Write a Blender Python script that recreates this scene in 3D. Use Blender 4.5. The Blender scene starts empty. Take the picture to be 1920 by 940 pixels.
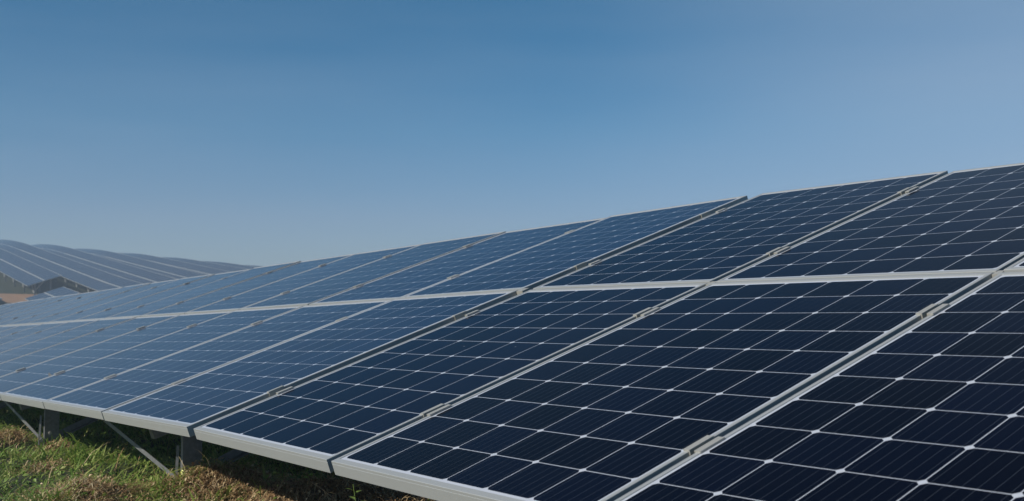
import bpy, math, random
import numpy as np
from mathutils import Vector, Matrix, noise
R = math.radians
rnd = random.Random(7)
SC = bpy.context.scene
COL = SC.collection

# ------------------------------------------------------------------ camera, world, sun, exposure
cam_d = bpy.data.cameras.new('camera'); cam = bpy.data.objects.new('camera', cam_d); COL.objects.link(cam)
SC.camera = cam
cam_d.sensor_width = 36; cam_d.lens = 36 * 2050.2 / 1920
right = Vector((0.5824933, 0.8128355, 0)); down = Vector((-0.05071781, 0.03634535, -0.99805146)); fwd = Vector((-0.81125166, 0.58135829, 0.06239616))
m = Matrix((right, -down, -fwd)).transposed().to_4x4(); m.translation = Vector((2.56024659, -1.2668565, 0.36211858))
cam.matrix_world = m
cam_d.clip_start = .05; cam_d.clip_end = 6000
cam_d.dof.use_dof = True; cam_d.dof.focus_distance = 3.6; cam_d.dof.aperture_fstop = 8.0

SUN_EL = 31.5; SUN_AZ = 268.0                # azimuth counter-clockwise from +X
sd = Vector((math.cos(R(SUN_AZ)) * math.cos(R(SUN_EL)), math.sin(R(SUN_AZ)) * math.cos(R(SUN_EL)), math.sin(R(SUN_EL))))
W_ = bpy.data.worlds.new('World'); SC.world = W_; W_.use_nodes = True
nt = W_.node_tree; bg = nt.nodes['Background']
sky = nt.nodes.new('ShaderNodeTexSky'); sky.sky_type = 'NISHITA'; sky.sun_disc = False
sky.sun_elevation = R(SUN_EL); sky.sun_rotation = R(90 - SUN_AZ)
sky.altitude = 300; sky.air_density = 1.0; sky.dust_density = .1; sky.ozone_density = 3.5
# clear-sky tint by elevation (bluer overhead) and a thin cirrus veil low in the north-east, both fixed to the world's directions
wt = nt.nodes.new('ShaderNodeTexCoord'); wsep = nt.nodes.new('ShaderNodeSeparateXYZ'); nt.links.new(wt.outputs['Generated'], wsep.inputs[0])
wr = nt.nodes.new('ShaderNodeValToRGB'); nt.links.new(wsep.outputs[2], wr.inputs[0])
while len(wr.color_ramp.elements) < 4: wr.color_ramp.elements.new(.5)
for e_, (p_, c_) in zip(wr.color_ramp.elements, ((0, (.60, .64, .75, 1)), (.09, (.59, .64, .75, 1)), (.17, (.41, .65, .75, 1)), (.29, (.15, .55, .68, 1)))): e_.position = p_; e_.color = c_
tint = nt.nodes.new('ShaderNodeMix'); tint.data_type = 'RGBA'; tint.blend_type = 'MULTIPLY'; tint.inputs[0].default_value = 1
nt.links.new(sky.outputs[0], tint.inputs[6]); nt.links.new(wr.outputs[0], tint.inputs[7])
dt = nt.nodes.new('ShaderNodeVectorMath'); dt.operation = 'DOT_PRODUCT'; nt.links.new(wt.outputs['Generated'], dt.inputs[0]); dt.inputs[1].default_value = (math.cos(R(98)) * .99, math.sin(R(98)) * .99, .12)
mr_ = nt.nodes.new('ShaderNodeMapRange'); mr_.interpolation_type = 'SMOOTHSTEP'; nt.links.new(dt.outputs['Value'], mr_.inputs[0])
for q_, v_ in enumerate((.70, 1.0, 0, .46)): mr_.inputs[q_+1].default_value = v_
wm = nt.nodes.new('ShaderNodeMapping'); wm.inputs['Rotation'].default_value = (.15, .1, .5); wm.inputs['Scale'].default_value = (1.2, 1.2, 9); nt.links.new(wt.outputs['Generated'], wm.inputs[0])
wn_ = nt.nodes.new('ShaderNodeTexNoise'); wn_.inputs['Scale'].default_value = 1.6; wn_.inputs['Detail'].default_value = 5; wn_.inputs['Roughness'].default_value = .5; nt.links.new(wm.outputs[0], wn_.inputs[0])
st_ = nt.nodes.new('ShaderNodeMapRange'); nt.links.new(wn_.outputs[0], st_.inputs[0])
for q_, v_ in enumerate((.35, .75, -.02, .09)): st_.inputs[q_+1].default_value = v_
ad_ = nt.nodes.new('ShaderNodeMath'); ad_.operation = 'ADD'; ad_.use_clamp = True; nt.links.new(mr_.outputs[0], ad_.inputs[0]); nt.links.new(st_.outputs[0], ad_.inputs[1])
vl = nt.nodes.new('ShaderNodeMix'); vl.data_type = 'RGBA'; nt.links.new(ad_.outputs[0], vl.inputs[0]); nt.links.new(tint.outputs[2], vl.inputs[6]); vl.inputs[7].default_value = (3.7, 4.5, 5.6, 1)
nt.links.new(vl.outputs[2], bg.inputs[0]); bg.inputs[1].default_value = .11
sun_d = bpy.data.lights.new('sun', 'SUN'); sun_d.energy = 5.0; sun_d.angle = R(.5); sun_d.color = (1, .93, .82)
sun = bpy.data.objects.new('sun', sun_d); COL.objects.link(sun); sun.rotation_euler = sd.to_track_quat('Z', 'Y').to_euler()
SC.view_settings.view_transform = 'Standard'; SC.view_settings.look = 'None'; SC.view_settings.exposure = 0.0; SC.view_settings.gamma = 1
SC.view_settings.use_curve_mapping = False
SC.render.engine = 'CYCLES'
SC.cycles.max_bounces = 6; SC.cycles.volume_bounces = 0

# ------------------------------------------------------------------ helpers
def tag(o, label=None, cat=None, group=None, kind=None):
    if label: o['label'] = label
    if cat: o['category'] = cat
    if group: o['group'] = group
    if kind: o['kind'] = kind
    return o
def link(name, me, mat=None, parent=None):
    o = bpy.data.objects.new(name, me); COL.objects.link(o)
    if mat is not None and me is not None and not me.materials: me.materials.append(mat)
    if parent: o.parent = parent
    return o
def empty(name, M=None, parent=None):
    o = link(name, None, None, parent)
    if M is not None: o.matrix_world = M
    o.empty_display_size = .2
    return o
class MB:
    def __init__(s): s.v = []; s.f = []
    def quad(s, a, b, c, d):
        n = len(s.v); s.v += [tuple(a), tuple(b), tuple(c), tuple(d)]; s.f.append((n, n+1, n+2, n+3))
    def box(s, x0, x1, y0, y1, z0, z1, M=None):
        n = len(s.v); P = [Vector((x, y, z)) for z in (z0, z1) for x, y in ((x0, y0), (x1, y0), (x1, y1), (x0, y1))]
        if M is not None: P = [M @ p for p in P]
        s.v += [tuple(p) for p in P]
        for q in ((3,2,1,0), (4,5,6,7), (0,1,5,4), (1,2,6,5), (2,3,7,6), (3,0,4,7)): s.f.append(tuple(n+i for i in q))
    def bar(s, a, b, w, h, up=Vector((0, 0, 1))):
        a = Vector(a); b = Vector(b); d = (b - a); L = d.length; d.normalize()
        x = d.cross(up).normalized(); z = x.cross(d)
        s.box(-w/2, w/2, 0, L, -h/2, h/2, Matrix((x, d, z)).transposed().to_4x4() if a.length == 0 else Matrix.Translation(a) @ Matrix((x, d, z)).transposed().to_4x4())
    def angle(s, a, b, w, t, up=Vector((0, 0, 1)), flip=1):       # an L-shaped steel profile
        a = Vector(a); b = Vector(b); d = (b - a); L = d.length; d.normalize()
        x = d.cross(up).normalized() * flip; z = x.cross(d) * flip
        M = Matrix.Translation(a) @ Matrix((x, d, z)).transposed().to_4x4()
        prof = [(0, 0), (w, 0), (w, t), (t, t), (t, w), (0, w)]
        n = len(s.v); k = len(prof)
        for y in (0, L):
            for p in prof: s.v.append(tuple(M @ Vector((p[0], y, p[1]))))
        for i in range(k): s.f.append((n+i, n+(i+1) % k, n+k+(i+1) % k, n+k+i))
        s.f.append(tuple(n+i for i in reversed(range(k)))); s.f.append(tuple(n+k+i for i in range(k)))
    def prism(s, prof, M, L):                                     # profile in local XZ, extruded along local Y
        n = len(s.v); k = len(prof)
        for y in (0, L):
            for p in prof: s.v.append(tuple(M @ Vector((p[0], y, p[1]))))
        for i in range(k): s.f.append((n+i, n+(i+1) % k, n+k+(i+1) % k, n+k+i))
        s.f.append(tuple(n+i for i in reversed(range(k)))); s.f.append(tuple(n+k+i for i in range(k)))
    def cyl(s, a, b, r, k=10):
        a = Vector(a); b = Vector(b); d = (b-a).normalized(); x = d.orthogonal().normalized(); y = d.cross(x)
        n = len(s.v)
        for c in (a, b):
            for i in range(k):
                t = 2*math.pi*i/k; s.v.append(tuple(c + x*(r*math.cos(t)) + y*(r*math.sin(t))))
        for i in range(k): s.f.append((n+i, n+(i+1) % k, n+k+(i+1) % k, n+k+i))
        s.f.append(tuple(n+i for i in reversed(range(k)))); s.f.append(tuple(n+k+i for i in range(k)))
    def mesh(s, name):
        me = bpy.data.meshes.new(name); me.from_pydata(s.v, [], s.f); me.validate()
        import bmesh
        bm = bmesh.new(); bm.from_mesh(me); bmesh.ops.recalc_face_normals(bm, faces=bm.faces); bm.to_mesh(me); bm.free()
        return me
    def build(s, name, mat, parent=None): return link(name, s.mesh(name), mat, parent)

class N:                                                          # small node-writing helper
    def __init__(s, mat): s.t = mat.node_tree; s.b = s.t.nodes['Principled BSDF']
    def node(s, typ, **kw):
        n = s.t.nodes.new(typ)
        for k, v in kw.items(): setattr(n, k, v)
        return n
    def put(s, sock, v):
        if hasattr(v, 'is_output') or isinstance(v, bpy.types.NodeSocket): s.t.links.new(v, sock)
        else: sock.default_value = v
    def math(s, op, *a):
        n = s.node('ShaderNodeMath', operation=op)
        for i, v in enumerate(a): s.put(n.inputs[i], v)
        return n.outputs[0]
    def mix(s, f, a, b):
        n = s.node('ShaderNodeMix', data_type='RGBA'); s.put(n.inputs[0], f); s.put(n.inputs[6], a); s.put(n.inputs[7], b); return n.outputs[2]
    def noise(s, vec, scale, detail=4, rough=.6):
        n = s.node('ShaderNodeTexNoise'); n.inputs['Scale'].default_value = scale; n.inputs['Detail'].default_value = detail; n.inputs['Roughness'].default_value = rough
        if vec is not None: s.t.links.new(vec, n.inputs['Vector'])
        return n.outputs[0]
    def ramp(s, f, stops):
        n = s.node('ShaderNodeValToRGB'); r = n.color_ramp
        while len(r.elements) < len(stops): r.elements.new(.5)
        for e, (p, c) in zip(r.elements, stops): e.position = p; e.color = c
        s.put(n.inputs[0], f); return n.outputs[0]
def rgb(r, g, b): return (r, g, b, 1)
def mat(name, col=(.5, .5, .5, 1), rough=.5, metal=0):
    m = bpy.data.materials.new(name); m.use_nodes = True; n = N(m)
    n.b.inputs['Base Color'].default_value = col; n.b.inputs['Roughness'].default_value = rough; n.b.inputs['Metallic'].default_value = metal
    return m, n

# ------------------------------------------------------------------ materials
PX, PY, MX, MY = .159, .14102, .018, .030
PW, PH = 6*PX + 2*MX, 10*PY + 2*MY
def glass_mat(name, mx, cell_a, cell_b, ior=1.3, dust_film=.1):
    m, n = mat(name)
    uv = n.node('ShaderNodeUVMap').outputs[0]; sx = n.node('ShaderNodeSeparateXYZ'); n.t.links.new(uv, sx.inputs[0])
    cx = n.math('DIVIDE', n.math('SUBTRACT', sx.outputs[0], mx), PX); cy = n.math('DIVIDE', n.math('SUBTRACT', sx.outputs[1], MY), PY)
    ax = n.math('MULTIPLY', n.math('ABSOLUTE', n.math('SUBTRACT', n.math('FRACT', cx), .5)), PX)
    ay = n.math('MULTIPLY', n.math('ABSOLUTE', n.math('SUBTRACT', n.math('FRACT', cy), .5)), PY)
    hx, hy = PX/2 - .0011, PY/2 - .0011
    inx = n.math('LESS_THAN', ax, hx); iny = n.math('LESS_THAN', ay, hy)
    ch = n.math('LESS_THAN', n.math('ADD', ax, ay), hx + hy - .0085)
    bx = n.math('MULTIPLY', n.math('GREATER_THAN', cx, 0), n.math('LESS_THAN', cx, 6)); by = n.math('MULTIPLY', n.math('GREATER_THAN', cy, 0), n.math('LESS_THAN', cy, 10))
    cell = n.math('MULTIPLY', n.math('MULTIPLY', inx, iny), n.math('MULTIPLY', ch, n.math('MULTIPLY', bx, by)))
    # busbars, six to a cell, running up the slope
    fb = n.math('MULTIPLY', n.math('ABSOLUTE', n.math('SUBTRACT', n.math('FRACT', n.math('MULTIPLY', n.math('FRACT', cx), 6)), .5)), PX/6)
    bus = n.math('LESS_THAN', fb, .0005)
    oi = n.node('ShaderNodeObjectInfo')
    wn = n.node('ShaderNodeTexWhiteNoise', noise_dimensions='4D'); cv = n.node('ShaderNodeCombineXYZ')
    n.put(cv.inputs[0], n.math('FLOOR', cx)); n.put(cv.inputs[1], n.math('FLOOR', cy)); n.t.links.new(cv.outputs[0], wn.inputs['Vector']); n.t.links.new(oi.outputs['Random'], wn.inputs['W'])
    v = n.math('ADD', n.math('MULTIPLY', wn.outputs['Value'], .5), n.math('MULTIPLY', oi.outputs['Random'], .5))
    c = n.mix(v, cell_a, cell_b)
    c = n.mix(n.math('MULTIPLY', bus, .2), c, rgb(.16, .19, .24))
    geo = n.node('ShaderNodeNewGeometry').outputs['Position']
    c = n.mix(cell, rgb(.43, .46, .52), c)
    # specks and faint dust on the glass
    vo = n.node('ShaderNodeTexVoronoi'); vo.inputs['Scale'].default_value = 9; n.t.links.new(geo, vo.inputs['Vector'])
    speck = n.math('MULTIPLY', n.math('LESS_THAN', vo.outputs['Distance'], .028), n.math('GREATER_THAN', n.noise(geo, 3.1), .52))
    c = n.mix(n.math('MULTIPLY', speck, .35), c, rgb(.4, .4, .38))
    dust = n.noise(geo, 1.7, 6, .65)
    c = n.mix(n.math('MULTIPLY', dust, .005), c, rgb(.45, .43, .4))
    n.put(n.b.inputs['Base Color'], c)
    n.b.inputs['IOR'].default_value = ior
    n.b.inputs['Sheen Weight'].default_value = dust_film; n.b.inputs['Sheen Roughness'].default_value = .35; n.b.inputs['Sheen Tint'].default_value = (.9, .9, .9, 1)
    bpn = n.node('ShaderNodeBump'); bpn.inputs['Strength'].default_value = .12; bpn.inputs['Distance'].default_value = .004; n.put(bpn.inputs['Height'], n.noise(geo, 3.3, 2)); n.t.links.new(bpn.outputs[0], n.b.inputs['Normal'])
    n.put(n.b.inputs['Roughness'], n.math('ADD', .07, n.math('MULTIPLY', dust, .12)))
    return m
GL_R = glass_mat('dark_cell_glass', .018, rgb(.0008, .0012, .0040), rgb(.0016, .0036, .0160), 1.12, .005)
GL_L = glass_mat('blue_cell_glass', .031, rgb(.003, .005, .018), rgb(.005, .010, .036), 1.18, .05)
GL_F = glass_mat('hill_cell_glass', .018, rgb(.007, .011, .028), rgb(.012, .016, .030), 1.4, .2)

ALU, n = mat('anodised_aluminium', rgb(.36, .36, .35), .38, .25)
tc = n.node('ShaderNodeTexCoord').outputs['Object']; mp = n.node('ShaderNodeMapping'); mp.inputs['Scale'].default_value = (6, 6, 60); n.t.links.new(tc, mp.inputs[0])
nz = n.noise(mp.outputs[0], 2.2, 5); geo = n.node('ShaderNodeNewGeometry').outputs['Position']; n2 = n.noise(geo, 5, 5)
n.put(n.b.inputs['Base Color'], n.mix(n.math('MULTIPLY', nz, n2), rgb(.39, .405, .40), rgb(.31, .32, .315)))
n.put(n.b.inputs['Roughness'], n.math('ADD', .34, n.math('MULTIPLY', nz, .2)))
STEEL, n = mat('galvanised_steel', rgb(.22, .23, .24), .5, .5)
geo = n.node('ShaderNodeNewGeometry').outputs['Position']; vo = n.node('ShaderNodeTexVoronoi'); vo.inputs['Scale'].default_value = 60; n.t.links.new(geo, vo.inputs['Vector'])
n.put(n.b.inputs['Base Color'], n.mix(n.math('MULTIPLY', vo.outputs['Distance'], n.noise(geo, 9)), rgb(.23, .24, .25), rgb(.10, .10, .10)))
CLAMP, n = mat('clamp_aluminium', rgb(.42, .41, .37), .36, .3)
n.put(n.b.inputs['Roughness'], n.math('ADD', .25, n.math('MULTIPLY', n.noise(n.node('ShaderNodeNewGeometry').outputs['Position'], 90), .3)))
BACK, n = mat('backsheet', rgb(.55, .56, .58), .6)
DARKALU, n = mat('frame_underside', rgb(.4, .4, .4), .5, .4)

# ------------------------------------------------------------------ terrain
def sstep(a, b, x):
    t = min(1, max(0, (x-a)/(b-a))); return t*t*(3-2*t)
def hill_edge(x, y):                                              # height of a hill row's lower edge
    d = -x
    if d < 135: z = 3.15 + .116*(d - 98)
    elif d < 175: z = 7.44 + .116*(d-135) - .00215*(d-135)**2
    else: z = 8.64 - .056*(d-175) - .0004*(d-175)**2 if d < 240 else 3.31 - .11*(d-240)
    s = min(1, max(0, (d-95)/55))
    z += .0160*max(0, min(d-98, 55)) - s*.081*(y - 27)
    return z
MOUNDS = [(-1.80, .38, .12, .30), (-1.30, .62, .07, .35), (-2.45, .10, .015, .30), (-3.0, .10, .05, .5), (-4.75, .20, .07, .18), (-4.25, .30, .04, .2), (-2.9, .45, .05, .3), (-3.7, -.05, .06, .4), (-2.0, -.1, .04, .3)]
def ground_z(x, y):
    base = -.40 + (.0196*(x+2) if x < -2 else 0)
    base = base if x > -40 else -.40 - .0196*38 - .0196*8*(1-math.exp((x+40)/8))
    base += .015*y if abs(y) < 20 else .3*math.copysign(1, y)
    w = sstep(-45, -80, x) if False else sstep(45, 78, -x)
    if w > 0:
        yy = min(max(y, 5), 75)
        h = hill_edge(x if x > -330 else -330, yy) - 1.15 + .0*(y)
        if x < -330: h = max(h, -60)
        fade = 1 - sstep(60, 260, abs(y-40))
        h = -1.3 + (h + 1.3)*fade if h > -1.3 else h
        base = base*(1-w) + h*w
    for mx_, my_, mh, mr in MOUNDS:
        d2 = ((x-mx_)**2 + (y-my_)**2)/mr**2
        if d2 < 6: base += mh*math.exp(-d2*1.6)
    if -16 < x < 6 and -5 < y < 7: base += .065*(noise.noise(Vector((x*1.7, y*1.7, 0)))) + .03*noise.noise(Vector((x*5, y*5, 3)))
    return base
def axis(pts):
    out = []
    for a, b, st in pts: out += list(np.arange(a, b, st))
    return out + [pts[-1][1]]
xs = axis([(-4000, -400, 400), (-400, -200, 20), (-200, -60, 4), (-60, -14, 2), (-14, -8, .5), (-8, 1, .05), (1, 8, .5), (8, 60, 4), (60, 400, 40), (400, 4000, 400)])
ys = axis([(-4000, -400, 400), (-400, -60, 40), (-60, -6, 4), (-6, -1.2, .4), (-1.2, 2.6, .05), (2.6, 8, .5), (8, 80, 3), (80, 400, 40), (400, 4000, 400)])
V = [(x, y, ground_z(x, y)) for y in ys for x in xs]; nx = len(xs)
F = [(j*nx+i, j*nx+i+1, (j+1)*nx+i+1, (j+1)*nx+i) for j in range(len(ys)-1) for i in range(nx-1)]
me = bpy.data.meshes.new('ground'); me.from_pydata(V, [], F); me.shade_smooth()
GROUND, n = mat('soil_and_turf', rgb(.05, .06, .025), .9)
geo = n.node('ShaderNodeNewGeometry').outputs['Position']
a = n.noise(geo, 1.4, 6, .65); b = n.noise(geo, 22, 6, .7)
c1 = n.ramp(a, [(.35, rgb(.014, .028, .010)), (.55, rgb(.026, .040, .014)), (.7, rgb(.045, .042, .02))])
n.put(n.b.inputs['Base Color'], n.mix(n.math('MULTIPLY', b, .7), c1, rgb(.03, .03, .015)))
bp = n.node('ShaderNodeBump'); bp.inputs['Strength'].default_value = .8; bp.inputs['Distance'].default_value = .03; n.put(bp.inputs['Height'], b); n.t.links.new(bp.outputs[0], n.b.inputs['Normal'])
g = link('ground', me, GROUND); tag(g, kind='structure')

# ------------------------------------------------------------------ the solar module (frame + glass), shared meshes
def frame_mesh(w, h, name, ky=1.75):
    prof = [(.0008, 0), (0, -.0008), (0, -.007), (.0007, -.0078), (0, -.0086), (0, -.0375), (.0008, -.038), (.028, -.038), (.028, -.036), (.002, -.036), (.002, -.008), (.0105, -.008), (.0112, -.0008), (.0104, 0)]
    mb = MB(); k = len(prof)
    for (sx, sy, ox, oy) in ((1, 1, 0, 0), (-1, 1, w, 0), (-1, -1, w, h), (1, -1, 0, h)):
        for d, z in prof: mb.v.append((ox + sx*d, oy + sy*(d*ky if .009 < d < .02 else d), z))
    for c in range(4):
        for i in range(k):
            j = (i+1) % k; d = (c+1) % 4
            mb.f.append((c*k+i, c*k+j, d*k+j, d*k+i))
    return mb.mesh(name)
def glass_mesh(w, h, name):
    e = .0108; g = .0188; z = -.0022
    v = [(e, g, z), (w-e, g, z), (w-e, h-g, z), (e, h-g, z)]; v += [(x, y, -.0075) for x, y, _ in v]
    f = [(0, 1, 2, 3), (7, 6, 5, 4)]
    me = bpy.data.meshes.new(name); me.from_pydata(v, [], f)
    uv = me.uv_layers.new(name='UVMap')
    for l in me.loops: uv.data[l.index].uv = (v[l.vertex_index][0], v[l.vertex_index][1])
    return me
def module_meshes(w, gl, tagname):
    fm = frame_mesh(w, PH, 'panel_frame'); fm.materials.append(ALU)
    gm = glass_mesh(w, PH, 'glass_face'); gm.materials.append(gl); gm.materials.append(BACK); gm.polygons[1].material_index = 1
    jb = MB(); jb.box(w/2-.06, w/2+.06, PH-.16, PH-.06, -.028, -.0085); jm = jb.mesh('junction_box'); jm.materials.append(DARKALU)
    return fm, gm, jm
def place_module(tbl, meshes, u, v, dz=0, rx=0, ry=0):
    fm, gm, jm = meshes
    f = link('solar_panel', fm, None, tbl); f.location = (u, v, dz); f.rotation_euler = (rx, ry, 0)
    f.name = 'solar_panel'
    g_ = link('glass_face', gm, None, f)
    j_ = link('junction_box', jm, None, f)
    return f

def mid_clamp(tbl, u0, u1, v, L=.072, name='clamp'):
    """hat-shaped clamp over the gap u0..u1: wings on both frames, channel walls down into the gap"""
    mb = MB(); w = .013; t = min(.0035, (u1-u0)*.22); top = .0045
    if u1-u0 < .03:
        i0, i1 = u0+.0008, u1-.0008
        prof = [(u0-w, .0006), (i0, .0006), (i0, -.03), (i1, -.03), (i1, .0006), (u1+w, .0006), (u1+w, top), (i1-t, top), (i1-t, -.03+t), (i0+t, -.03+t), (i0+t, top), (u0-w, top)]
        mb.prism(prof, Matrix.Translation((0, v-L/2, 0)), L)
        if u1-u0 > .016: mb.cyl(((u0+u1)/2, v, -.027), ((u0+u1)/2, v, -.017), min(.007, (u1-u0)/2-.004), 6)
    mb.build(name, CLAMP, tbl)
def end_clamp(tbl, u, side, v, L=.06):
    mb = MB(); w = .012*side*-1; o = .002*side
    t = .004*side
    # Z-shaped: lip over the frame, wall down beside it, foot outwards
    prof = [(u+w, .0006), (u+o, .0006), (u+o, -.037), (u+o+.03*side, -.037), (u+o+.03*side, -.033), (u+o+t, -.033), (u+o+t, .005), (u+w, .005)]
    mb.prism(prof, Matrix.Translation((0, v-L/2, 0)), L)
    mb.cyl((u+o+.017*side, v, -.034), (u+o+.017*side, v, -.024), .007, 6)
    mb.build('end_clamp', CLAMP, tbl)

CL_V = (.34, 1.167, 1.83, 2.645)
def rack(tbl, u0, u1, H2, posts, Mw, ground_at, braces=True):
    """purlins under the modules, rafters, posts standing in the ground; all in the table's own axes except posts"""
    for v in CL_V:
        mb = MB(); t = .003
        prof = [(-.02, -.0385), (.02, -.0385), (.02, -.0415), (-.017, -.0415), (-.017, -.0955), (.02, -.0955), (.02, -.0985), (-.02, -.0985)]
        Mx = Matrix.Translation((u0, v, 0)) @ Matrix.Rotation(-math.pi/2, 4, 'Z')
        mb.prism(prof, Mx, u1-u0); mb.build('purlin', STEEL, tbl)
    inv = Mw.inverted(); dn = (inv.to_3x3() @ Vector((0, 0, -1)))
    for k, (pu, front) in enumerate(posts):
        rf = MB(); rf.box(pu-.022, pu+.022, .12, H2-.10, -.158, -.0995); rf.build('rafter', STEEL, tbl)
    return

def world_part(tbl, mb, name, material):
    o = mb.build(name, material, None); o.parent = tbl; o.matrix_parent_inverse = tbl.matrix_world.inverted(); return o
def c_post(x, y, ztop, zbot, w=.082, fl=.026, t=.004):
    """C profile: web in the YZ plane facing +X, flanges running towards -X"""
    mb = MB(); prof = [(0, 0), (0, w), (-fl, w), (-fl, w-t), (-t, w-t), (-t, t), (-fl, t), (-fl, 0)]
    n = len(mb.v); k = len(prof)
    for z in (zbot, ztop):
        for p in prof: mb.v.append((x+p[0], y+p[1], z))
    for i in range(k): mb.f.append((n+i, n+(i+1) % k, n+k+(i+1) % k, n+k+i))
    mb.f.append(tuple(n+i for i in reversed(range(k)))); mb.f.append(tuple(n+k+i for i in range(k)))
    return mb

# ------------------------------------------------------------------ near table (right)
def basis(o, u, v):
    u = Vector(u).normalized(); v = Vector(v); v = (v - u*(u@v)).normalized(); w = u.cross(v)
    M = Matrix((u, v, w)).transposed().to_4x4(); M.translation = Vector(o); return M
M0 = basis((0, 0, 0), (1, 0, 0), (0, .944703979, .32792437))
T0 = empty('solar_array', M0); bpy.context.view_layer.update()
tag(T0, 'nearest solar array with very dark panels, standing right of the wide gap', 'solar array', 'solar arrays in the front row')
mR = module_meshes(PW, GL_R, 'r')
GV = .0124; H2 = 2*PH + GV
us = [-(PW+.0262), 0, PW+.0215, 2*PW+.043]; dzs = [(0, 0), (0, 0), (.002, .003), (0, 0)]
for i, u in enumerate(us):
    for r in (0, 1):
        place_module(T0, mR, u, r*(PH+GV), dzs[i][r], R(rnd.uniform(-.12, .12)), R(rnd.uniform(-.1, .1)))
for i in range(3):
    for v in CL_V: mid_clamp(T0, us[i]+PW, us[i+1], v)
    mb = MB(); a_, b_ = us[i]+PW+.001, us[i+1]-.001; mb.box(a_, b_, PH-.012, PH+.022, -.036, -.002); mb.build('spacer_block', CLAMP, T0)
for v in CL_V: end_clamp(T0, us[0], -1, v)
rack(T0, us[0]-.01, us[-1]+PW, H2, [(.55, 1), (2.9, 1)], M0, None)

# ------------------------------------------------------------------ left table
LW = 1.016; LG = .013; LP = LW+LG
u1v = Vector((.99980554, .00239217, .01957435)); v1v = Vector((-.00865323, .94516591, .3264759))
o1 = Vector((-2.10716738, .00521056, -.02118052)) - u1v*.013
M1 = basis(o1, u1v, v1v)
T1 = empty('solar_array', M1); bpy.context.view_layer.update()
tag(T1, 'long bluish solar array left of the wide gap, on braced posts above the grass', 'solar array', 'solar arrays in the front row')
mL = module_meshes(LW, GL_L, 'l'); NL = 23
GV1 = .022
for k in range(NL):
    for r in (0, 1):
        place_module(T1, mL, -k*LP, r*(PH+GV1), rnd.uniform(-.001, .001), R(rnd.uniform(-.15, .15)), R(rnd.uniform(-.12, .12)))
for k in range(NL-1):
    u0_, u1_ = -(k+1)*LP+LW, -k*LP
    for v in CL_V: mid_clamp(T1, u0_, u1_, v, .055)
for v in CL_V: end_clamp(T1, LW, 1, v)
mb = MB(); mb.box(LW+.003, LW+.045, PH-.01, PH+.03, -.036, .001); mb.build('spacer_block', CLAMP, T1)
rack(T1, -NL*LP+LG, LW+.05, H2, [(.15-2.435*k, 1) for k in range(9)], M1, None)

def stand(tbl, M, pu, brace_len, first):
    p = M @ Vector((pu, .33, -.158)); x, y = p.x, .30
    gz = ground_z(x, .34)
    world_part(tbl, c_post(x, y, p.z+.01, gz-.25), 'post', STEEL)
    pr = M @ Vector((pu, 2.45, -.158)); world_part(tbl, c_post(pr.x, pr.y, pr.z+.01, ground_z(pr.x, pr.y)-.25), 'post', STEEL)
    fz = p.z - .262
    if brace_len:
      mb = MB(); mb.angle((x+.03, y-.018, fz), (x-brace_len, y-.018, fz+.062+brace_len*.125), .02, .003, flip=1); world_part(tbl, mb, 'brace', STEEL)
    mb = MB(); mb.angle((x+.012, y-.03, fz-.12), (x+.016, y-.02, fz+.16), .012, .003); world_part(tbl, mb, 'brace', STEEL)
    mb = MB(); mb.angle((x-.03, y+.10, fz+.02), (pr.x-.03, pr.y, pr.z-.04), .04, .004); world_part(tbl, mb, 'brace', STEEL)
    mb = MB(); mb.cyl((x+.012, y-.024, fz+.01), (x+.028, y-.024, fz+.01), .011, 6); mb.cyl((x-.004, y+.03, fz+.05), (x+.010, y+.03, fz+.05), .009, 6); world_part(tbl, mb, 'bolt', CLAMP)
for k in range(9): stand(T1, M1, .137-2.435*k, 2.3, k == 0)
stand(T0, M0, .55, 0, False); stand(T0, M0, 2.9, 2.2, False)

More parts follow.
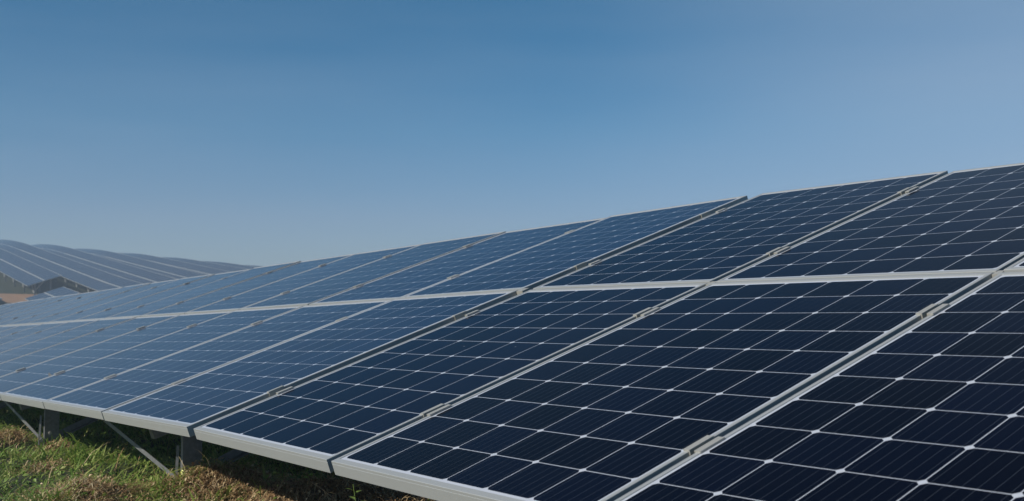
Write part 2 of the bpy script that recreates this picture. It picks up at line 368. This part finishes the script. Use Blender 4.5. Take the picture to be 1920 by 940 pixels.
# ------------------------------------------------------------------ hill rows
HILL_UV = PW
def hill_row(y0, x_near, x_far, label, name='solar_array', fine=True, z_off=0):
    P = PW+.022; n_ = int((x_near-x_far)/P)
    ez = lambda x: hill_edge(x, y0+1.4) + z_off
    t = empty(name, Matrix.Translation((x_near, y0, ez(x_near)-1.1))); bpy.context.view_layer.update()
    tag(t, label, 'solar array', 'solar arrays on the hillside')
    vy, vz = .9450, .3270; nrm = Vector((0, -vz, vy))
    def pt(x, v, w=0): return Vector((x, y0+v*vy, ez(x)+v*vz)) + nrm*w
    for r in (0, 1):
        v0 = r*(PH+.015)
        vs, fs, uvs = [], [], []
        for i in range(n_):
            xa = x_near - i*P; xb = xa - PW; b_ = len(vs)
            vs += [pt(xb, v0), pt(xa, v0), pt(xa, v0+PH), pt(xb, v0+PH)]; fs.append((b_, b_+1, b_+2, b_+3)); uvs += [(0, 0), (PW, 0), (PW, PH), (0, PH)]
            vs += [pt(xb, v0, -.03), pt(xa, v0, -.03), pt(xa, v0+PH, -.03), pt(xb, v0+PH, -.03)]; fs.append((b_+7, b_+6, b_+5, b_+4)); uvs += [(0, 0)]*4
        me = bpy.data.meshes.new('panel_bank'); me.from_pydata([tuple(v) for v in vs], [], fs)
        l = me.uv_layers.new(name='UVMap'); q = 0
        for p in me.polygons:
            for li in p.loop_indices: l.data[li].uv = uvs[q]; q += 1
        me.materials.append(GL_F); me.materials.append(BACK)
        for p in me.polygons: p.material_index = p.index % 2
        o = link('panel_bank', me); o.parent = t; o.matrix_parent_inverse = t.matrix_world.inverted()
    def rail(v, w, h0, h1, nm):
        mb = MB()
        st = 6; xa = x_near; 
        while xa > x_near - n_*P + .1:
            xb = max(xa-st, x_near-n_*P); b_ = len(mb.v)
            for xx in (xa, xb):
                for vv, ww in ((v, h0), (v+w, h0), (v+w, h1), (v, h1)): mb.v.append(tuple(pt(xx, vv, ww)))
            for q in ((0,1,5,4), (1,2,6,5), (2,3,7,6), (3,0,4,7), (3,2,1,0), (4,5,6,7)): mb.f.append(tuple(b_+i for i in q))
            xa = xb
        world_part(t, mb, nm, ALU)
    rail(-.004, .03, -.038, .003, 'edge_frame'); rail(PH-.05, .13, -.03, .004, 'centre_frame'); rail(2*PH-.02, .045, -.038, .003, 'edge_frame')
    mb = MB()
    for i in range(n_+1):
        xx = x_near - i*P + .011; a, b = pt(xx, 0), pt(xx, 2*PH+.015); mb.bar(a, b, .022 if i else .05, .008 if i else .07, nrm)
    world_part(t, mb, 'seam_frames', ALU)
    k = 0; xx = x_near - .9
    while xx > x_near - n_*P and k < 12:
        mb = MB(); mb.bar(pt(xx, .15, -.13), pt(xx, 2.7, -.13), .08, .12, nrm); world_part(t, mb, 'rafter', STEEL)
        for v in (.75, 2.1):
            c = pt(xx, v, -.15); gz = ground_z(c.x, c.y)
            mb = c_post(c.x, c.y, c.z, gz-.3, .12, .06, .006); world_part(t, mb, 'post', STEEL)
        c = pt(xx, 1.7, -.15); d = pt(xx, .75, -.15); mb = MB(); mb.angle((c.x-.1, c.y, c.z), (d.x-.1, d.y, d.z-.75), .07, .008); world_part(t, mb, 'brace', ALU)
        c = pt(xx-1.1, .75, -.12); mb = MB(); mb.angle((c.x, c.y, c.z), (d.x-.1, d.y, d.z-.8), .07, .008); world_part(t, mb, 'brace', ALU)
        xx -= 4.2; k += 1
    return t
LB = ['low hillside array in the left corner, only its edge showing beside bare earth',
      'short hillside array below the dark gap, just above the front row at left',
      'hillside array at far left whose open end shows rafters and posts',
      'hillside array right above the dark gap, highest on the skyline at the left edge',
      'hillside array whose top makes the first hump on the skyline from the left',
      'hillside array whose top makes the second hump on the skyline from the left',
      'hillside array whose top makes the third hump on the skyline from the left',
      'hillside array whose top makes the fourth hump on the skyline from the left',
      'hillside array whose top makes the fifth hump on the skyline from the left',
      'hillside array whose top makes the sixth hump on the skyline from the left',
      'hillside array whose top makes the seventh, low hump on the skyline',
      'farthest hillside array on the right, its top sinking behind the front row']
hill_row(12.4, -85, -102, LB[0], z_off=-.75)
hill_row(17.2, -62, -88.2, LB[1])
hill_row(19.6, -98, -190, LB[2])
for i in range(9):
    hill_row(24.6 + 5*i, -66 - 1*i, -186, LB[3+i] if 3+i < 12 else LB[-1])

# bare earth track crossing between the hillside arrays
mb = MB(); st = 1.0
for i in range(30):
    y = 2 + i*st
    for xa in (-97.0, -93.5, -90.0): pass
    q = [(-101.5, y), (-95, y), (-95, y+st), (-101.5, y+st)]
    mb.quad(*[(a, b, ground_z(a, b)+.03) for a, b in q])
DIRT, n = mat('bare_earth', rgb(.30, .17, .09), .95)
geo = n.node('ShaderNodeNewGeometry').outputs['Position']; n.put(n.b.inputs['Base Color'], n.mix(n.noise(geo, .8), rgb(.36, .20, .11), rgb(.22, .14, .08)))
o = mb.build('dirt_path', DIRT); tag(o, kind='structure')

# ------------------------------------------------------------------ vegetation
def blades(name, N_, region, hmin, hmax, width, lean, material, seedn, dens=None, curl=.5, lift=0):
    rg = np.random.default_rng(seedn); x0, x1, y0, y1 = region
    P = []
    while len(P) < N_:
        bx = rg.uniform(x0, x1, 4000); by = rg.uniform(y0, y1, 4000)
        for x, y in zip(bx, by):
            if dens is None or rg.random() < dens(x, y): P.append((x, y))
    P = np.array(P[:N_]); z = np.array([ground_z(a, b) for a, b in P]) - .004 + rg.uniform(0, 1, N_)*lift
    az = rg.uniform(0, 2*np.pi, N_); ln = rg.uniform(*lean, N_); h = rg.uniform(hmin, hmax, N_)*np.clip(rg.normal(1, .2, N_), .5, 1.6); w = width*rg.uniform(.6, 1.4, N_)
    d = np.stack([np.cos(az), np.sin(az), 0*az], 1); s = np.stack([-np.sin(az), np.cos(az), 0*az], 1)
    up = np.array([0, 0, 1.]); base = np.column_stack([P, z]); vs = []
    for k, (t, ww) in enumerate(((0, 1), (.45, .85), (.8, .5), (1, .0))):
        a_ = ln*(1 + curl*t*1.6); c = base + (d*np.sin(a_)[:, None] + up*np.cos(a_)[:, None])*(h*t)[:, None]
        if ww > 0: vs += [c - s*(w*ww/2)[:, None], c + s*(w*ww/2)[:, None]]
        else: vs.append(c)
    vs = np.stack(vs, 1).reshape(-1, 3); b = np.arange(N_)*7
    q = np.concatenate([np.stack([b, b+1, b+3, b+2], 1), np.stack([b+2, b+3, b+5, b+4], 1)]); tr = np.stack([b+4, b+5, b+6], 1)
    me = bpy.data.meshes.new(name); me.vertices.add(len(vs)); me.vertices.foreach_set('co', vs.ravel())
    nl = q.size + tr.size; me.loops.add(nl); me.loops.foreach_set('vertex_index', np.concatenate([q.ravel(), tr.ravel()]).astype(np.int32))
    npol = len(q)+len(tr); me.polygons.add(npol); ls = np.concatenate([np.arange(len(q))*4, q.size+np.arange(len(tr))*3]).astype(np.int32); me.polygons.foreach_set('loop_start', ls)
    me.polygons.foreach_set('loop_total', np.concatenate([np.full(len(q), 4), np.full(len(tr), 3)]).astype(np.int32))
    me.update(calc_edges=True)
    att = me.attributes.new('tone', 'FLOAT', 'POINT'); att.data.foreach_set('value', np.repeat(rg.random(N_), 7).astype(np.float32))
    me.validate()
    o = link(name, me, material); tag(o, kind='stuff'); return o
def blade_mat(name, stops, transl=.3, rough=.55):
    m, n = mat(name, rough=rough)
    at = n.node('ShaderNodeAttribute', attribute_name='tone').outputs['Fac']; geo = n.node('ShaderNodeNewGeometry').outputs['Position']
    f = n.math('ADD', n.math('MULTIPLY', at, .6), n.math('MULTIPLY', n.noise(geo, 2.6, 3), .55))
    c = n.ramp(f, stops); n.put(n.b.inputs['Base Color'], c)
    tr = n.node('ShaderNodeBsdfTranslucent'); n.put(tr.inputs[0], c); mx = n.node('ShaderNodeMixShader'); mx.inputs[0].default_value = transl
    out = [x for x in n.t.nodes if x.type == 'OUTPUT_MATERIAL'][0]
    n.t.links.new(n.b.outputs[0], mx.inputs[1]); n.t.links.new(tr.outputs[0], mx.inputs[2]); n.t.links.new(mx.outputs[0], out.inputs[0]); return m
GRASS = blade_mat('grass_blades', [(.2, rgb(.06, .13, .02)), (.5, rgb(.165, .27, .045)), (.75, rgb(.30, .38, .09)), (.98, rgb(.50, .43, .20))])
DRY = blade_mat('dry_stalks', [(.2, rgb(.10, .055, .028)), (.45, rgb(.28, .17, .085)), (.65, rgb(.48, .33, .17)), (.9, rgb(.62, .52, .33))], .15)
def dryness(x, y):
    d = noise.noise(Vector((x*1.3+5, y*1.3, 1)))
    s = .0
    for (a, b, r, w) in ((-1.8, .36, .42, 1.0), (-1.25, .6, .4, .9), (-2.3, .05, .3, .8), (-1.9, -.1, .4, .7), (-4.75, .2, .16, .9), (-4.2, .32, .15, .8), (-3.1, .02, .2, .3)):
        s = max(s, w*math.exp(-((x-a)**2+(y-b)**2)/(r*.8)**2))
    s *= min(1.15, max(.25, .75 + 1.3*noise.noise(Vector((x*3.7, y*3.7, 19))))) if x < -2.05 else 1
    return min(1, max(0, s*1.15 - .10 + d*.3))
blades('grass', 90000, (-9, 1.2, -1.3, 2.4), .04, .10, .0055, (.35, 1.4), GRASS, 3, lambda x, y: (1-.8*dryness(x, y))*(1 if x < -1.4 else .3)*(.25+.75*sstep(-.25, .2, noise.noise(Vector((x*3.1, y*3.1, 7))))))
blades('grass', 16000, (-9, -1.4, -1.3, 1.6), .09, .19, .0095, (.4, 1.25), GRASS, 4, lambda x, y: (1-dryness(x, y))*(.08+.92*sstep(.0, .35, noise.noise(Vector((x*2.2, y*2.2, 11))))), curl=.8)
blades('grass', 16000, (-24, -8, -2, 3), .05, .13, .009, (.1, .8), GRASS, 5)
blades('dry_grass', 26000, (-5.5, .6, -.9, 1.6), .02, .06, .004, (.5, 1.5), DRY, 9, lambda x, y: dryness(x, y)*(.2+.8*sstep(-.2, .2, noise.noise(Vector((x*6, y*6, 2))))), curl=.9, lift=.05)
blades('dry_grass', 2600, (-5.5, .6, -.9, 1.6), .10, .20, .0034, (.3, 1.3), DRY, 12, lambda x, y: .12 + dryness(x, y), curl=.9)
blades('grass', 5000, (-4.5, -1.3, -.8, 1.0), .07, .14, .006, (.4, 1.2), GRASS, 13, lambda x, y: sstep(.2, .6, dryness(x, y))*sstep(-.1, .3, noise.noise(Vector((x*4, y*4, 41)))), curl=.8, lift=.02)
blades('dry_grass', 9000, (-5.5, .6, -.9, 1.6), .04, .10, .0042, (.7, 1.5), DRY, 10, lambda x, y: dryness(x, y), curl=.6, lift=.05)
def leaf_litter(name, N_, region, size, material, seedn, dens):
    """small broad leaves, each a bent four-sided blade lying at its own angle among the grass"""
    rg = random.Random(seedn); mb = MB(); tone = []
    while len(mb.f) < N_*2:
        x = rg.uniform(region[0], region[1]); y = rg.uniform(region[2], region[3])
        if rg.random() > dens(x, y): continue
        z = ground_z(x, y) + rg.uniform(.01, .075); L = size*rg.uniform(.6, 1.5)
        Mx = Matrix.Translation((x, y, z)) @ Matrix.Rotation(rg.uniform(0, 6.28), 4, 'Z') @ Matrix.Rotation(rg.gauss(.4, .5), 4, 'Y') @ Matrix.Rotation(rg.gauss(0, .5), 4, 'X')
        n_ = len(mb.v); mb.v += [tuple(Mx @ Vector(p)) for p in ((0, 0, 0), (L*.5, L*.28, L*.1), (L, 0, -.1*L), (L*.5, -L*.28, L*.1), (L*.5, 0, 0))]
        mb.f += [(n_, n_+4, n_+2, n_+1), (n_, n_+3, n_+2, n_+4)]; tone += [rg.random()]*5
    me = bpy.data.meshes.new(name); me.from_pydata(mb.v, [], mb.f); at = me.attributes.new('tone', 'FLOAT', 'POINT'); at.data.foreach_set('value', tone)
    tag(link(name, me, material), kind='stuff')
leaf_litter('ground_cover', 5000, (-8, -1.2, -1.2, 1.5), .022, GRASS, 21, lambda x, y: (1-.6*dryness(x, y))*sstep(-.1, .3, noise.noise(Vector((x*2.7, y*2.7, 31)))))
leaf_litter('dead_leaves', 3500, (-5.2, -.2, -.8, 1.4), .012, DRY, 22, lambda x, y: dryness(x, y))

# leafy weeds in the shade under the array
LEAF, n = mat('weed_leaf', rgb(.11, .17, .04), .5)
def weed(x, y, h, lab, nl=9):
    z = ground_z(x, y); t = empty('weed', Matrix.Translation((x, y, z))); tag(t, lab, 'weed', 'weeds beside the array posts')
    st = MB(); top = Vector((rnd.uniform(-.03, .03), rnd.uniform(-.03, .03), h)); st.cyl((0, 0, 0), top, .0018, 5); st.build('stem', LEAF, t)
    lf = MB()
    for i in range(nl):
        f = .3 + .7*i/nl; c = top*f; a = i*2.4; L = h*.32*(1.2-f*.5); d = Vector((math.cos(a), math.sin(a), .45)).normalized(); s = d.cross(Vector((0, 0, 1))).normalized()*L*.22
        dd = Vector((0, 0, -L*.18)); n_ = len(lf.v)
        lf.v += [tuple(c), tuple(c+d*L*.5+s), tuple(c+d*L+dd), tuple(c+d*L*.5-s), tuple(c+d*L*.5-Vector((0, 0, L*.05)))]
        lf.f += [(n_, n_+1, n_+4), (n_+1, n_+2, n_+4), (n_+2, n_+3, n_+4), (n_+3, n_, n_+4)]
    lf.build('leaves', LEAF, t)
weed(-2.62, .62, .17, 'small green weed in the shade left of the near post')
weed(-1.02, .62, .15, 'green weed under the lower frame, right of the dry grass heap')
weed(-.55, .55, .12, 'small weed in the dark below the right array frame', 7)
weed(-2.25, .12, .10, 'low green weed in sunlit dry grass below the diagonal brace', 8)

# yellow ribbon at the post foot
YEL, n = mat('yellow_plastic', rgb(.55, .58, .06), .4)
pf = M1 @ Vector((.137, .33, -.158)); fx, fz = pf.x, pf.z-.235
mb = MB()
for s in (-1, 1):
    a = Vector((fx+.045, .285, fz+.035)); pts = [a + Vector((s*.012*q, -.01*q, -.03*q)) for q in range(3)]
    for p, q in zip(pts, pts[1:]): mb.bar(p, q, .009, .0012, Vector((.6, -.8, 0)))
o = mb.build('ribbon', YEL); tag(o, 'small yellow ribbon hanging at the foot of the near post by the dry grass', 'ribbon')

# ------------------------------------------------------------------ haze
HZ = bpy.data.materials.new('haze'); HZ.use_nodes = True; t = HZ.node_tree; t.nodes.remove(t.nodes['Principled BSDF'])
pv = t.nodes.new('ShaderNodeVolumePrincipled'); pv.inputs['Color'].default_value = (.70, .83, .97, 1); pv.inputs['Density'].default_value = .0027; pv.inputs['Anisotropy'].default_value = .2
t.links.new(pv.outputs[0], [x for x in t.nodes if x.type == 'OUTPUT_MATERIAL'][0].inputs['Volume'])
zlo = min(v[2] for v in V)
mb = MB(); mb.box(-4100, 4100, -4100, 4100, zlo-1, 13)
o = mb.build('haze', HZ); tag(o, 'pale haze over the solar field', None, None, 'stuff')
